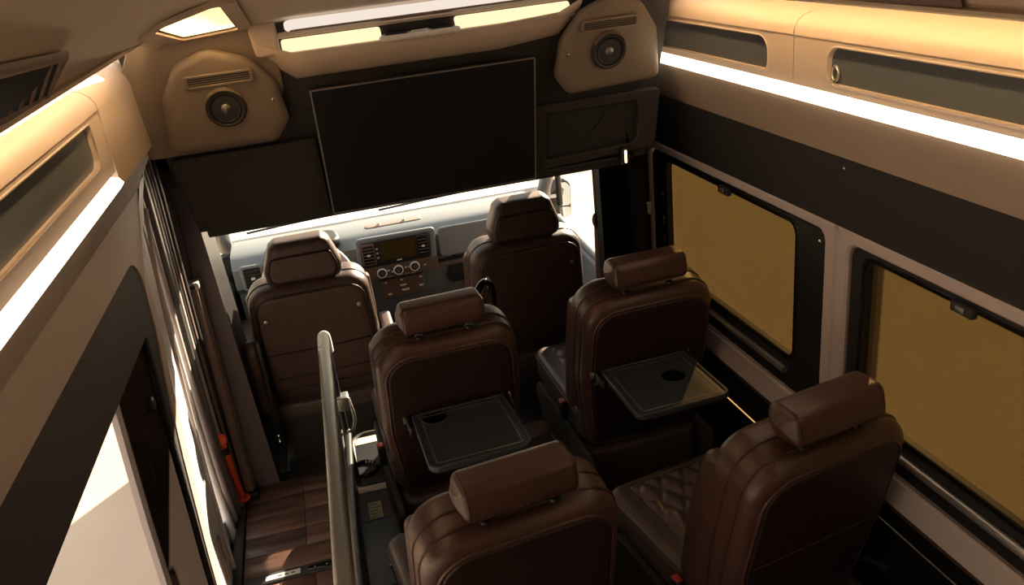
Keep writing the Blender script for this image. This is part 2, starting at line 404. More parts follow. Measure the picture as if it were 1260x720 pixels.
# roof skin above, with the hatch opening
for (a, b, c, d) in ((-.97, .97, -1.36, .9),):
    box('roof_skin', (a, c, 2.075), (b, d, 2.10), 'body_white', bod)
loft('roof_skin', [[(x, .88, 2.08), (x, 1.75, 1.85), (x, 1.75, 1.865), (x, .88, 2.095)] for x in (HX1+.06, .97)], 'body_white', bod, closed=True)
loft('roof_skin', [[(x, .88, 2.08), (x, 1.75, 1.85), (x, 1.75, 1.865), (x, .88, 2.095)] for x in (-.97, HX0-.10)], 'body_white', bod, closed=True)
loft('cab_roof_skin', [[(x, 1.80, 1.725), (x, 2.96, 1.375), (x, 2.96, 1.395), (x, 1.80, 1.745)] for x in (-.95, .95)], 'body_white', bod, closed=True)
HW = struct(empty('window_3'), 'sunlit roof hatch window glowing at the upper left above the speaker', 'window')
hq = lambda u, v, w: (u, v, zceil(u, v)+w)
hqf = lambda u, v, w: (u, v, zc(v)-.012+.0+w)
ho = rpoly([(HX0-.02, HY0-.02), (HX1+.02, HY0-.02), (HX1+.02, HY1+.02), (HX0-.02, HY1+.02)], .035, 5)
hi = rpoly([(HX0+.008, HY0+.01), (HX1-.008, HY0+.01), (HX1-.008, HY1-.008), (HX0+.008, HY1-.008)], .02, 5)
frame('hatch_frame', ho, hi, .012, 'beige', HW, lambda u, v, w: (u, v, zceil(u, v)-.008+w), .003)
frame('hatch_gasket', inset(ccw(hi), -.003), inset(ccw(hi), .004), .003, 'black_rubber', HW, lambda u, v, w: (u, v, zceil(u, v)-.003+w))
prism('pane', hi, .004, 'hatch_glass', HW, lambda u, v, w: (u, v, zceil(u, v)-.0005+w))
# lip of the ducts along both sides, hiding the warm cove light
for s, zl in ((1, 1.742), (-1, 1.782)):
    secs = []
    for y in (-1.3, 0, .8, 1.3, 1.55, 1.74):
        z = min(zl, zc(y)-.02)
        secs.append([(s*a-s*SH*(y-1.288), y, z+b) for a, b in ((.60, .004), (.622, -.003), (.633, .0), (.638, .007), (.634, .0135), (.60, .010))])
    loft('duct_lip', secs, 'ceiling', CE, closed=True)

# ------------------------------------------------------------------ overhead cabinets with light strips
def overhead(side, y0, y1, wy0, wy1, wz0, wz1, label, rad, dz=0.0, ring=None):
    t = tag(empty('overhead_cabinet'), label, 'cabinet')
    f = wall(side, .722)
    za, zb = 1.556, 1.656+dz
    o = rpoly([(y0, za), (y1, za), (y1, zb), (y0, zb)], E4*2, 6); i = rpoly([(wy0, wz0), (wy1, wz0), (wy1, wz1), (wy0, wz1)], rad, 6)
    # lower face plate with the opening, set so that its room side is at x = .700
    frame('face_plate', o, i, .020, 'beige', t, f, .0)
    frame('recess_rim', inset(ccw(i), -.004), i, .003, 'beige', t, wall(side, .7035), .001)
    prism('smoked_panel', i if False else inset(ccw(i), -.003), .004, 'smoked', t, wall(side, .716))
    # curved upper part
    cur = [(.700, zb), (.7025, zb+.014), (.710, zb+.027), (.723, zb+.037), (.745, zb+.043), (.80, zb+.046), (.88, zb+.047)]
    secs = []
    n = max(2, int((y1-y0)/.3))
    for k in range(n+1):
        y = y0+(y1-y0)*k/n
        secs.append([(wx(side, x, y), y, z) for x, z in cur+[(.88, zb), (.722, zb)]])
    loft('top_curve', secs, 'beige', t, closed=True, ang=50)
    if ring:
        tube('latch_ring', [(wx(side, .709, ring[0]), ring[0]+.010*cos(a), ring[1]+.014*sin(a)) for a in [2*PI*k/14 for k in range(14)]], .0035, 'silver', t, True, 6)
    return t
overhead(1, 1.2265, 2.15, 1.325, 1.955, 1.572, 1.643, 'pale overhead cabinet beside the right speaker pod with a smoked panel', [.016, .006, .006, .042], ring=(1.925, 1.596))
overhead(1, -1.3, 1.2235, -1.0, 1.108, 1.572, 1.643, 'long pale overhead cabinet at the upper right with a dark smoked panel', [.01, .022, .03, .01], ring=(1.092, 1.592))
overhead(-1, -1.3, 1.418, -1.0, 1.335, 1.588, 1.668, 'pale overhead cabinet on the left above the sliding door', [.01, .03, .012, .01], dz=.025)
def led(side, y0, y1, label):
    secs = []
    for y in (y0, (y0+y1)/2, y1):
        secs.append([(wx(side, a, y), y, z) for a, z in ((.713, 1.5245), (.696, 1.526), (.688, 1.536), (.696, 1.547), (.713, 1.5505), (.72, 1.54))])
    o = loft('light_strip', secs, 'led', closed=True)
    tag(o, label, 'light strip')
led(1, 1.2275, 2.10, 'short warm light strip beside the right speaker pod')
led(1, -1.25, 1.2225, 'long warm light strip at the upper right over the side windows')
led(-1, -1.25, 1.405, 'warm light strip along the left wall over the sliding door')
def cove(side, y0, y1, z):
    o = loft('cove_light', [[(wx(side, a, y), y, z+b) for a, b in ((.600, .092), (.618, .092), (.618, .100), (.600, .100))] for y in (y0, y1)], 'led_cove', CE, closed=True)
cove(1, -1.2, 1.70, 1.742)
cove(-1, -1.2, 1.60, 1.782)
# air vents in the duct
def vent(side, y0, y1, x0, x1, n, label):
    t = tag(empty('air_vent'), label, 'vent')
    g = lambda x, y, d: (side*(x-SH*(y-1.288)), y, zceil(side*x, y)-d)
    o = rrect(x1-x0, y1-y0, .008, (x0+x1)/2, (y0+y1)/2, 4)
    prism('back_plate', inset(ccw(o), .002), .001, 'black', t, lambda u, v, w: g(u, v, w+.013))
    frame('rim', o, inset(ccw(o), .006), .007, 'pillar_tan', t, lambda u, v, w: g(u, v, w+.012), .001)
    step = (y1-y0-.02)/n
    for k in range(n):
        y = y0+.01+step*(k+.5)
        a = [g(x0+.006, y-step*.1, .014), g(x1-.006, y+step*.5, .014), g(x1-.006, y+step*.9, .014), g(x0+.006, y+step*.3, .014)]
        b = [(p[0], p[1], p[2]-.003) for p in a]; vm = 'pillar_tan'
        mesh('slat', a+b, [(0, 1, 2, 3), (7, 6, 5, 4), (0, 4, 5, 1), (1, 5, 6, 2), (2, 6, 7, 3), (3, 7, 4, 0)], vm, t, False)
    return t
vent(1, .66, 1.115, .570, .606, 30, 'long slatted air vent in the duct at the upper right')
vent(-1, .20, .80, .560, .606, 15, 'slatted air vent in the duct at the upper left')

# ------------------------------------------------------------------ front bulkhead
BW = struct(empty('wall_front'), 'dark bulkhead above the cab carrying the television', 'wall')
TILT = .31
def by(z): return 1.905-TILT*(z-1.262)
bk = lambda u, v, w: (u, by(v)-w, v)           # (x, z, towards the room)
prism('backing_panel', [(-.64, 1.258), (.64, 1.258), (.68, 1.79), (-.70, 1.79)], -.03, 'charcoal', BW, bk)
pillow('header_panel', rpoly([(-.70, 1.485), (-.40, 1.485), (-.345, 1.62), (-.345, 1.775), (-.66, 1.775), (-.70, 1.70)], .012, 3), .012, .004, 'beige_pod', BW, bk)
pillow('side_panel', rpoly([(-.635, 1.262), (-.287, 1.262), (-.292, 1.478), (-.655, 1.478)], [.035, .004, .004, .02], 5), .022, .008, 'charcoal_soft', BW, bk)
ro = rpoly([(.292, 1.270), (.66, 1.288), (.66, 1.468), (.292, 1.466)], [.004, .02, .02, .004], 5)
ri = rpoly([(.325, 1.300), (.60, 1.310), (.60, 1.438), (.325, 1.440)], [.004, .02, .02, .004], 5)
frame('side_panel', ro, ri, .022, 'charcoal_soft', BW, bk, .004)
tube('crease', [bk(.43, 1.315, .003), bk(.475, 1.365, .004), bk(.52, 1.425, .003)], .003, 'charcoal_soft', BW)
tube('crease', [bk(-.60, 1.43, .022), bk(-.45, 1.44, .0225), bk(-.33, 1.452, .022)], .002, 'charcoal', BW)
box('header_underside', (-.62, 1.905, 1.240), (.60, 2.60, 1.262), 'charcoal', BW)
pillow('bottom_edge', rpoly([(-.62, 1.246), (.59, 1.258), (.59, 1.272), (-.62, 1.265)], .003, 3), .02, .003, 'charcoal', BW, bk)
# small reading light slot at the right end
rl = tag(empty('reading_light'), 'small glowing vertical light slot beside the right end of the bulkhead', 'light')
box('housing', (.545, 1.845, 1.255), (.566, 1.872, 1.305), 'black', rl, .003)
box('lens', (.552, 1.842, 1.262), (.558, 1.846, 1.298), 'led_small', rl, .001)
# black corner cover between bulkhead and first window
cv = struct(empty('trim_2'), 'black corner cover between the bulkhead and the front side window', 'trim')
prism('corner_cover', [(.575, 1.88), (wx(1, .86, 2.36), 2.36), (wx(1, .9, 2.40), 2.42), (.63, 1.93)], 1.39, 'black_cloth', cv, lambda u, v, w: (u, v, .0+w))
box('curtain_clip', (.66, 1.955, 1.05), (.675, 1.968, 1.09), 'rail', cv, .002)

# ------------------------------------------------------------------ television
tv = tag(empty('television'), 'large flat black television hanging from the dark bulkhead', 'television')
tf = lambda u, v, w: (u, by(v)-.022-w, v)
to = rrect(.574, .350, .004, 0, 1.434, 2)
pillow('casing', to, .030, .004, 'black', tv, tf, rings=(.6,))
frame('bezel', to, inset(ccw(to), .0042), .0025, 'silver', tv, lambda u, v, w: tf(u, v, w+.0295))
prism('screen', inset(ccw(to), .0042), .0015, 'tv_glass', tv, lambda u, v, w: tf(u, v, w+.0295))

# ------------------------------------------------------------------ speaker pods
def pod(s, label):
    t = tag(empty('speaker_pod'), label, 'speaker')
    pts = [(.645, 1.500), (.385, 1.490), (.345, 1.545), (.360, 1.640), (.410, 1.708), (.50, 1.742), (.575, 1.715), (.625, 1.640)]
    o = rpoly(pts, [.02, .03, .03, .05, .05, .06, .05, .05], 5)
    f = lambda u, v, w: (s*u, by(v)-w, v)
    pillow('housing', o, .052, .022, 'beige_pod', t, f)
    yf = lambda u, v, w: (s*u, by(v)-.052-w, v)
    g = rrect(.155, .032, .006, .485, 1.668, 3)
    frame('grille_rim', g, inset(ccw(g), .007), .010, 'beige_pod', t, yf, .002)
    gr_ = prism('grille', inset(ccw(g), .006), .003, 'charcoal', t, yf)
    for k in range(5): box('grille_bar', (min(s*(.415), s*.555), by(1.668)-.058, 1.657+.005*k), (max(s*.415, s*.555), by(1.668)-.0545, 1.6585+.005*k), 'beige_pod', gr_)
    sp_ = lambda u, v, w: (s*(.486+u), by(1.596+v)-.052-w, 1.596+v)
    lathe('speaker_ring', [(.047, -.004), (.047, .008), (.043, .014), (.037, .012), (.036, .004), (.001, .002)], 'speaker_cone', t, sp_, 28)
    lathe('speaker_cone', [(.035, .010), (.034, .012), (.022, .005), (.012, .004), (.001, .004)], 'charcoal', t, sp_, 28)
    lathe('dust_cap', [(.013, .004), (.012, .010), (.008, .014), (.002, .016)], 'rail', t, sp_, 16)
    hood = [(.046*cos(a), .046*sin(a)) for a in [PI*.16+PI*.68*k/10 for k in range(11)]]
    oo = [(-.036, .052), (-.022, .058), (.022, .058), (.036, .052)]
    loft('hood', [[sp_(u, v, w) for u, v in hood] for w in (0.0, .016)]+[[sp_(u*1.04, v*1.08+.004, 0.004) for u, v in hood]], 'beige_pod', t)
    lathe('screw', [(.004, 0), (.004, .003), (.002, .004)], 'chrome', t, lambda u, v, w: yf(.375+u, 1.60+v, w), n=10)
    return t
pod(-1, 'speaker pod glowing orange at the left of the television')
pod(1, 'shadowed speaker pod at the right of the television')

# ------------------------------------------------------------------ ceiling lamp cap above the television
cp = tag(empty('lamp_console'), 'pale lamp console with warm glowing recess above the television', 'lamp')
def capsec(x):
    e = max(0, (abs(x-.015)-.325)/.08)
    return [(x, 1.835, 1.640+.06*e), (x, 1.800, 1.632+.06*e), (x, 1.772, 1.640+.06*e), (x, 1.745, 1.672+.05*e), (x, 1.735, 1.700+.03*e)]
XS = [-.385, -.36, -.34, -.31, -.2, -.1, 0, .1, .2, .36, .39, .405, .42]
lowf = loft('fascia', [capsec(x) for x in XS], 'beige', cp, ang=60)
md = lowf.modifiers.new('t', 'SOLIDIFY'); md.thickness = .008; md.offset = 1
# recess: floor ledge, glowing back, roof
f3 = lambda u, v, w: (u, v, w)
loft('recess_shelf', [[(x, 1.735, 1.700), (x, 1.752, 1.703), (x, 1.772, 1.712)] for x in (-.34, 0, .40)], 'beige', cp)
loft('recess_back', [[(x, 1.772, 1.712), (x, 1.776, 1.728), (x, 1.772, 1.748)] for x in (-.34, 0, .40)], 'beige', cp)
for xa, xb in ((-.330, -.092), (.092, .392)):
    pillow('lamp_lens', rpoly([(xa, 1.7035), (xb, 1.7035), (xb, 1.735), (xa, 1.735)], .010, 4), .006, .002, 'led_lamp', cp, lambda u, v, w: (u, 1.766-(1.735-v)*.5-w, v))
loft('upper_lip', [[(x, 1.776, 1.736), (x, 1.745, 1.736), (x, 1.738, 1.742), (x, 1.745, 1.750), (x, 1.778, 1.752)] for x in (-.345, 0, .41)], 'beige', cp, closed=True)
pillow('switch_tray', rpoly([(-.105, 1.722), (.105, 1.722), (.09, 1.770), (-.09, 1.770)], .012, 4), .014, .005, 'cap_white', cp, lambda u, v, w: (u, v, 1.698+w))
for k, (a, b) in enumerate(((-.085, -.03), (-.022, .022), (.03, .085))):
    box('switch_button', (a, 1.73, 1.711), (b, 1.760, 1.717), 'black_gloss' if k != 1 else 'chrome', cp, .002)
for xa, xb, za in ((-.392, -.334, 1.700), (.396, .436, 1.738)):
    pillow('end_cheek', rpoly([(xa, za), (xb, za), (xb, 1.790), (xa-.01, 1.790)], .010, 4), .040, .008, 'beige', cp, lambda u, v, w: (u, 1.782-w-(v-1.69)*.12, v))
# the long ceiling lens in front of it
ll = tag(empty('ceiling_lens_bar'), 'long white rounded lens bar with painted glow on the ceiling in front of the lamp console', 'lamp')
lo_ = rpoly([(-.315, 1.652), (.45, 1.652), (.45, 1.712), (-.315, 1.712)], .025, 6)
pillow('bar', lo_, .022, .008, 'bar_glow', ll, lambda u, v, w: (u, v, zc(v)-.028+w))
pillow('inset_panel', inset(ccw(lo_), .010), .008, .003, 'pillar_tan', ll, lambda u, v, w: (u, v, zc(v)-.032+w))

# ------------------------------------------------------------------ left wall and sliding door
WL = struct(empty('wall_left'), 'pale left cornice panel under the light strip', 'wall')
def prof_l(z):
    pts = [(-.5, .872), (.3, .870), (.72, .862), (1.0, .850), (1.22, .84), (1.385, .80), (1.522, .712), (2.2, .6)]
    for (a, xa), (b, xb) in zip(pts, pts[1:]):
        if z <= b: return xa+(xb-xa)*(z-a)/(b-a)
    return .6
wquad('cornice_panel', -1, prof_l, -1.3, 1.42, 1.384, 1.519, .02, 'beige', WL, 5)
# front end cap past the overhead cabinet seam, running up to the speaker pod
secs = []
for y in (1.424, 1.55, 1.70, 1.86):
    zb = 1.681; k = max(0, (y-1.6)/.26)
    cur = [(prof_l(1.522)-.012, 1.522), (.700, 1.560), (.700, zb), (.7025, zb+.014), (.710, zb+.027+.006*k), (.723, zb+.037+.012*k), (.745, zb+.043+.016*k), (.80, zb+.046+.02*k), (.88, zb+.047+.02*k), (.88, 1.522)]
    secs.append([(wx(-1, x, y), y, z) for x, z in cur])
loft('end_cap', secs, 'beige', WL, closed=True, ang=50)
secs = []
for y in (1.424, 1.62, 1.80, 1.98):
    zs4 = (1.386, 1.43, 1.475, 1.522)
    secs.append([(wx(-1, prof_l(z), y), y, z) for z in zs4]+[(wx(-1, prof_l(z)+.02, y), y, z) for z in zs4[::-1]])
loft('end_cap_lower', secs, 'beige', WL, closed=True)

SD = struct(empty('door_1'), 'closed sliding side door on the left with pale trim and dark window surround', 'door')
fl = wall(-1, .860)
# beige trim: one frame with an arched opening
def arch(y0, y1, z0, z1, r): return rpoly([(y0, z0), (y1-.12, z0), (y1, z1-.12 if False else z1-.0), (y0, z1)], r, 8)
def dense(o, d=.08):
    out = []
    for a, b in zip(o, o[1:]+o[:1]):
        n = max(1, int(math.hypot(b[0]-a[0], b[1]-a[1])/d))
        out += [(a[0]+(b[0]-a[0])*k/n, a[1]+(b[1]-a[1])*k/n) for k in range(n)]
    return out
def dense2(o, i, d=.07):
    o2, i2 = [], []
    N = len(o)
    for k in range(N):
        a, b = o[k], o[(k+1) % N]; c, e = i[k], i[(k+1) % N]
        n = max(1, int(max(math.hypot(b[0]-a[0], b[1]-a[1]), math.hypot(e[0]-c[0], e[1]-c[1]))/d))
        for q in range(n):
            t = q/n; o2.append((a[0]+(b[0]-a[0])*t, a[1]+(b[1]-a[1])*t)); i2.append((c[0]+(e[0]-c[0])*t, c[1]+(e[1]-c[1])*t))
    return o2, i2
dsurf = lambda d: (lambda y, z, w: (wx(-1, prof_l(z)+d-w, y), y, z))
outer = rpoly([(-.45, .0), (1.885, .0), (1.950, .50), (2.005, 1.0), (1.985, 1.384), (-.45, 1.384)], [E4*2, E4*2, .05, .1, E4*2, E4*2], 8)
darko = rpoly([(-.35, .05), (1.835, .05), (1.885, .60), (1.955, 1.0), (1.935, 1.222), (-.35, 1.222)], [.05, .03, .2, .2, .13, .05], 8)
wino = rpoly([(-.28, .08), (1.830, .08), (1.858, .60), (1.862, .90), (1.858, 1.016), (-.28, 1.016)], [.05, .03, .2, .2, .02, .05], 8)
outer = ccw(outer); darko = ccw(darko); wino = ccw(wino)
frame('trim_panel', *dense2(outer, darko), .020, 'beige', SD, dsurf(.020), .0)
frame('window_surround', *dense2(darko, wino), .022, 'charcoal_soft', SD, dsurf(.026), .003)
# white painted edge of the door
V = []; F = []
zz = [0, .15, .3, .5, .7, .9, 1.0, 1.1, 1.22, 1.32, 1.40]
def ylo(z): return (1.885+(1.950-1.885)*z/.5) if z < .5 else (1.950+.055*(z-.5)/.5 if z < 1 else 2.005-.02*(z-1)/.384)
for z in zz:
    a = ylo(z); b = 2.095
    for y, d in ((a, .0), (a+.02, .002), (b-.03, .004), (b, .012), (b+.05, .016), (b+.09, .020)): V.append((wx(-1, prof_l(z)+d, y), y, z))
for k in range(len(zz)-1):
    for q in range(5): F.append((k*6+q, k*6+q+1, k*6+q+7, k*6+q+6))
pe = mesh('painted_edge', V, F, 'body_white', SD, ang=40)
tube('edge_fold', smoothpath([(wx(-1, prof_l(z)-.002, 2.09), 2.09, z) for z in (.02, .4, .8, 1.1, 1.3)]), .006, 'trim_grey', SD, n=8)
mesh('latch_plate', [(wx(-1, prof_l(z)-.004+d, y), y, z) for d in (0, .006) for y, z in ((1.985, .06), (2.02, .06), (2.02, .22), (1.985, .22))], [(0, 1, 2, 3), (7, 6, 5, 4), (0, 4, 5, 1), (1, 5, 6, 2), (2, 6, 7, 3), (3, 7, 4, 0)], 'pillar_tan', SD, False)
# sliding window: tinted leaf at the front, open behind
WD = struct(empty('window_4'), 'half open sliding window in the left door, front leaf tinted dark', 'window')
zs_ = (.085, .3, .5, .7, .85, 1.014)
def vstrip(name, y0, y1, d, T, m):
    secs = [[(wx(-1, prof_l(z)+d, y0), y0, z), (wx(-1, prof_l(z)+d, y1), y1, z), (wx(-1, prof_l(z)+d+T, y1), y1, z), (wx(-1, prof_l(z)+d+T, y0), y0, z)] for z in zs_]
    return loft(name, secs, m, WD, closed=True)
vstrip('tinted_leaf', 1.484, 1.858, .018, .005, 'smoke_glass')
vstrip('leaf_edge', 1.448, 1.486, .008, .014, 'trim_grey')
tube('leaf_gasket', [(wx(-1, prof_l(z)+.012, 1.489), 1.489, z) for z in zs_], .005, 'black_rubber', WD)
tube('front_gasket', [(wx(-1, prof_l(z)+.010, 1.855), 1.855, z) for z in zs_], .006, 'black_rubber', WD)
hx = lambda d: wx(-1, .856+d, 1.497)
tube('handle', smoothpath([(hx(.015), 1.497, .775), (hx(-.022), 1.497, .780), (hx(-.022), 1.497, .83), (hx(-.022), 1.497, .885), (hx(.015), 1.497, .890)], 2), .007, 'black_cloth', WD, n=8)
lathe('lock_knob', [(.018, 0), (.018, .006), (.012, .010)], 'black', WD, lambda u, v, w: (wx(-1, prof_l(.88)+.014-w, 1.76), 1.76+u, .86+v), n=16)
# weather seals around the front edge of the door opening
SE = struct(empty('trim_3'), 'row of curved rubber and metal door seals on the left door post', 'trim')
def sealpath(dy, dz, dx):
    return smoothpath([(wx(-1, x+dx, y+dy), y+dy, z+dz) for y, z, x in ((2.12, 1.385, .842), (2.16, 1.44, .842), (2.26, 1.475, .842), (2.36, 1.44, .842), (2.385, 1.30, .844), (2.40, 1.0, .852), (2.43, .7, .862), (2.47, .35, .870), (2.53, .02, .872))], 2)
for dy, dz, x, r, m in ((-.22, -.05, .020, .014, 'body_white'), (-.150, -.035, .020, .016, 'trim_grey'), (-.115, -.02, .010, .020, 'rail'), (-.07, -.01, .006, .016, 'trim_grey'), (-.035, 0, .004, .014, 'black_rubber'), (.000, .008, .000, .013, 'pillar_tan'), (.04, .016, .0, .018, 'black_rubber')):
    tube('door_seal', sealpath(dy, dz, x), r, m, SE, n=8)
prism('post_plate', [(2.33, -.02), (2.60, -.02), (2.60, 1.5), (2.33, 1.5)], .02, 'charcoal', SE, wall(-1, .912))
box('sill_edge', (-.850, 1.5, -.03), (-.818, 2.58, .012), 'charcoal', SE, .004)
# door post panel behind the driver
PO = struct(empty('trim_4'), 'grey cloth covered door post behind the driver seat', 'trim')
mesh('post_panel', [(-.835, 2.56, 0), (-.690, 2.575, 0), (-.745, 2.575, 1.31), (-.815, 2.56, 1.31), (-.835, 2.60, 0), (-.690, 2.60, 0), (-.745, 2.60, 1.31), (-.815, 2.60, 1.31)],
     [(0, 1, 2, 3), (7, 6, 5, 4), (0, 4, 5, 1), (1, 5, 6, 2), (2, 6, 7, 3), (3, 7, 4, 0)], 'pillar', PO, False)
mesh('post_side', [(-.690, 2.577, 0), (-.745, 2.577, 1.31), (-.735, 2.80, 1.31), (-.685, 2.80, 0), (-.72, 2.577, 0), (-.775, 2.577, 1.31), (-.775, 2.80, 1.31), (-.72, 2.80, 0)],
     [(0, 1, 2, 3), (7, 6, 5, 4), (0, 4, 5, 1), (1, 5, 6, 2), (2, 6, 7, 3), (3, 7, 4, 0)], 'black', PO, False)
tube('post_seam', smoothpath([(-.800, 2.557, 1.25), (-.790, 2.556, 1.1), (-.80, 2.556, .9)]), .0022, 'black_rubber', PO, n=6)
bc = tag(empty('belt_channel', (.024, -.012, 0)), 'tan brown vertical channel cover with grey cap on the left door post', 'channel')
mesh('cover', [(-.835, 2.515, .03), (-.808, 2.515, .03), (-.810, 2.515, .885), (-.835, 2.515, .885), (-.840, 2.556, .03), (-.800, 2.556, .03), (-.802, 2.556, .885), (-.840, 2.556, .885)],
     [(0, 1, 2, 3), (7, 6, 5, 4), (0, 4, 5, 1), (1, 5, 6, 2), (2, 6, 7, 3), (3, 7, 4, 0)], 'pillar_tan', bc, False)
cpb = box('cap', (-.842, 2.505, .885), (-.800, 2.556, .912), 'trim_grey', bc, .006)
lathe('cap_screw', [(.009, 0), (.009, .003), (.005, .004)], 'black', cpb, lambda u, v, w: (-.821+u, 2.506-w, .899+v), n=12)
box('foot', (-.842, 2.495, .0), (-.790, 2.556, .035), 'black', bc, .006)
ol = tag(empty('safety_lever'), 'bright orange lever with black collar at the foot of the left door post', 'lever')
tube('lever', smoothpath([(-.822, 2.37, .365), (-.822, 2.40, .22), (-.820, 2.45, .06)]), .013, 'orange', ol, n=12)
tube('collar', [(-.822, 2.378, .325), (-.822, 2.384, .298)], .019, 'black', ol, n=14)
lathe('knob', [(.010, -.02), (.022, -.012), (.024, 0), (.018, .014), (.006, .02)], 'orange', ol, lambda u, v, w: (-.824+u, 2.365+w*.6, .365+v), 16)
tube('ring', [(-.818+.018*cos(a), 2.455+.018*sin(a), .045) for a in [2*PI*k/14 for k in range(14)]], .008, 'orange', ol, True)

# ------------------------------------------------------------------ rear passenger seats
REC = math.radians(14)
def bfr(x, h, t, y0=.125, z0=.40): return (x, y0-h*sin(REC)+t*cos(REC), z0+h*cos(REC)+t*sin(REC))
def seat(x, y, yaw, label, tray=None):
    t = tag(empty('passenger_seat', (x, y, 0), math.radians(yaw)), label, 'seat', 'brown leather passenger seats')
    # backrest
    bo = rpoly([(-.185, -.10), (.185, -.10), (.214, .20), (.207, .500), (-.207, .500), (-.214, .20)], [.05, .05, .25, .085, .085, .25], 7)
    b = pillow('backrest', bo, .160, .036, 'leather', t, bfr, bf=.0, bb=.004)
    pn = rpoly([(-.160, -.07), (.160, -.07), (.185, .20), (.178, .465), (-.178, .465), (-.185, .20)], [.05, .05, .25, .07, .07, .25], 7)
    pillow('back_panel', pn, .016, .006, 'leather_panel', b, lambda u, h, w: bfr(u, h, .012-w))
    tube('piping', [bfr(u, h, .003) for u, h in inset(ccw(pn), -.006)], .0042, 'leather', b, True, 6)
    tube('piping', [bfr(u, h, .045) for u, h in inset(ccw(bo), -.0005)], .0032, 'stitch', b, True, 6)
    tube('piping', [bfr(u, h, .090) for u, h in inset(ccw(bo), -.0005)], .0028, 'stitch', b, True, 6)
    tube('stitching', [bfr(u, .21, -.0045) for u in (-.17, -.08, 0, .08, .17)], .0018, 'stitch', b, False, 6)
    for s in (-1, 1):      # side bolsters
        so_ = rpoly([(.0, -.05), (.085, -.02), (.095, .20), (.075, .42), (.0, .44), (-.012, .2)], [.02, .04, .1, .05, .02, .1], 5)
        pillow('bolster', [(p, q) for p, q in so_], .05, .022, 'leather', b, lambda u, h, w, s=s: bfr(s*(.207-w*.9), h+.01, .108+u), bf=.008, bb=.004)
    # headrest
    hr = math.radians(-6)
    def hf(d, h, w): return (w-.1175, .000+d*cos(hr)-h*sin(hr), .922+h*cos(hr)+d*sin(hr))
    ho_ = rpoly([(.0, .0), (.095, .006), (.105, .062), (.080, .088), (.008, .076)], [.022, .03, .03, .03, .024], 6)
    hd = pillow('headrest', ho_, .235, .018, 'leather', t, hf, bf=.010, bb=.010)
    for w in (.012, .223): tube('piping', [hf(d, h, w) for d, h in inset(ccw(ho_), .0035)], .003, 'stitch', hd, True, 6)
    for s in (-1, 1):
        tube('headrest_post', [(s*.072, .05, .935), (s*.072, .052, .87)], .006, 'chrome', t, n=8)
        lathe('post_socket', [(.013, 0), (.012, .006), (.008, .008)], 'black', t, lambda u, v, w, s=s: (s*.072+u, .045+v, .897+w), 12)
    # cushion
    co = rpoly([(-.205, .17), (.205, .17), (.205, .675), (-.205, .675)], [.04, .04, .055, .055], 6)
    def cf(u, v, w): return (u, v, .315+w+.010*((v-.2)/.45)+.012*(max(0, abs(u)-.13)/.07)**1.5)
    c_ = pillow('seat_cushion', co, .125, .030, 'leather_quilt', t, cf)
    tube('piping', [cf(u, v, .097) for u, v in inset(ccw(co), -.0005)], .003, 'stitch', c_, True, 6)
    nu, nv = 56, 84; V = []; F = []
    for j in range(nv+1):
        for i in range(nu+1):
            u = -.148+.296*i/nu; v = .215+.425*j/nv
            a = (u/.036+v/.058); bq = (u/.036-v/.058)
            q = abs(sin(PI*a/2))*abs(sin(PI*bq/2))
            e = min(1, min(i, nu-i)/4, min(j, nv-j)/4)
            V.append(cf(u, v, .1255+(.001+.015*q**.5)*e-.003*(1-e)))
    for j in range(nv):
        for i in range(nu): a = j*(nu+1)+i; F.append((a, a+1, a+nu+2, a+nu+1))
    mesh('quilted_insert', V, F, 'leather_quilt', c_, ang=70)
    qo = rrect(.300, .430, .02, 0, .4275, 4)
    tube('piping', [cf(u, v, .1255) for u, v in qo], .0035, 'leather_quilt', c_, True, 6)
    # base
    pillow('seat_base', rpoly([(-.195, .12), (.195, .12), (.195, .64), (-.195, .64)], .04, 5), .165, .02, 'leather_quilt', t, lambda u, v, w: (u, v, .15+w))
    pillow('side_valance', rpoly([(.05, .17), (.58, .20), (.64, .31), (.60, .345), (.05, .335)], .03, 4), .02, .006, 'charcoal_soft', t, lambda u, v, w: (-.198-w, u, v))
    pillow('side_valance', rpoly([(.05, .17), (.58, .20), (.64, .31), (.60, .345), (.05, .335)], .03, 4), .02, .006, 'charcoal_soft', t, lambda u, v, w: (.198+w, u, v))
    box('pedestal', (-.15, .16, .02), (.15, .58, .16), 'black', t, .01)
    for s in (-1, 1): box('floor_rail', (s*.17-.02, .10, 0.0005), (s*.17+.02, .62, .03), 'rail', t, .004)
    bk_ = box('buckle', (-.235, .27, .365), (-.212, .305, .435), 'black', t, .005)
    box('buckle_button', (-.232, .274, .433), (-.215, .301, .439), 'red', bk_, .002)
    tube('recline_lever', [(.215, .16, .40), (.222, .10, .42), (.222, .06, .43)], .008, 'black', t)
    if tray:
        ox, cu, cv_ = tray
        to_ = rpoly([(ox-.143, -.245), (ox+.143, -.245), (ox+.140, .045), (ox-.140, .045)], [.03, .03, .012, .012], 6)
        tz = .640
        tf_ = lambda u, v, w: (u, v, tz+w)
        tr_ = pillow('tray_table', to_, .018, .005, 'tray', t, tf_, rings=(.6,))
        frame('tray_rim', to_, inset(ccw(to_), .010), .005, 'tray', tr_, lambda u, v, w: tf_(u, v, .0165+w), .002)
        frame('tray_groove', inset(ccw(to_), .022), inset(ccw(to_), .026), .002, 'rail', tr_, lambda u, v, w: tf_(u, v, .0170+w), .0005)
        frame('cup_holder_ring', circ(.040, 28, cu, cv_), circ(.036, 28, cu, cv_), .003, 'tray', tr_, lambda u, v, w: tf_(u, v, .0175+w), .001)
        cut = lathe('cutter', [(.0365, -.05), (.0365, .05)], 'black', t, lambda u, v, w: tf_(cu+u, cv_+v, w), 28)
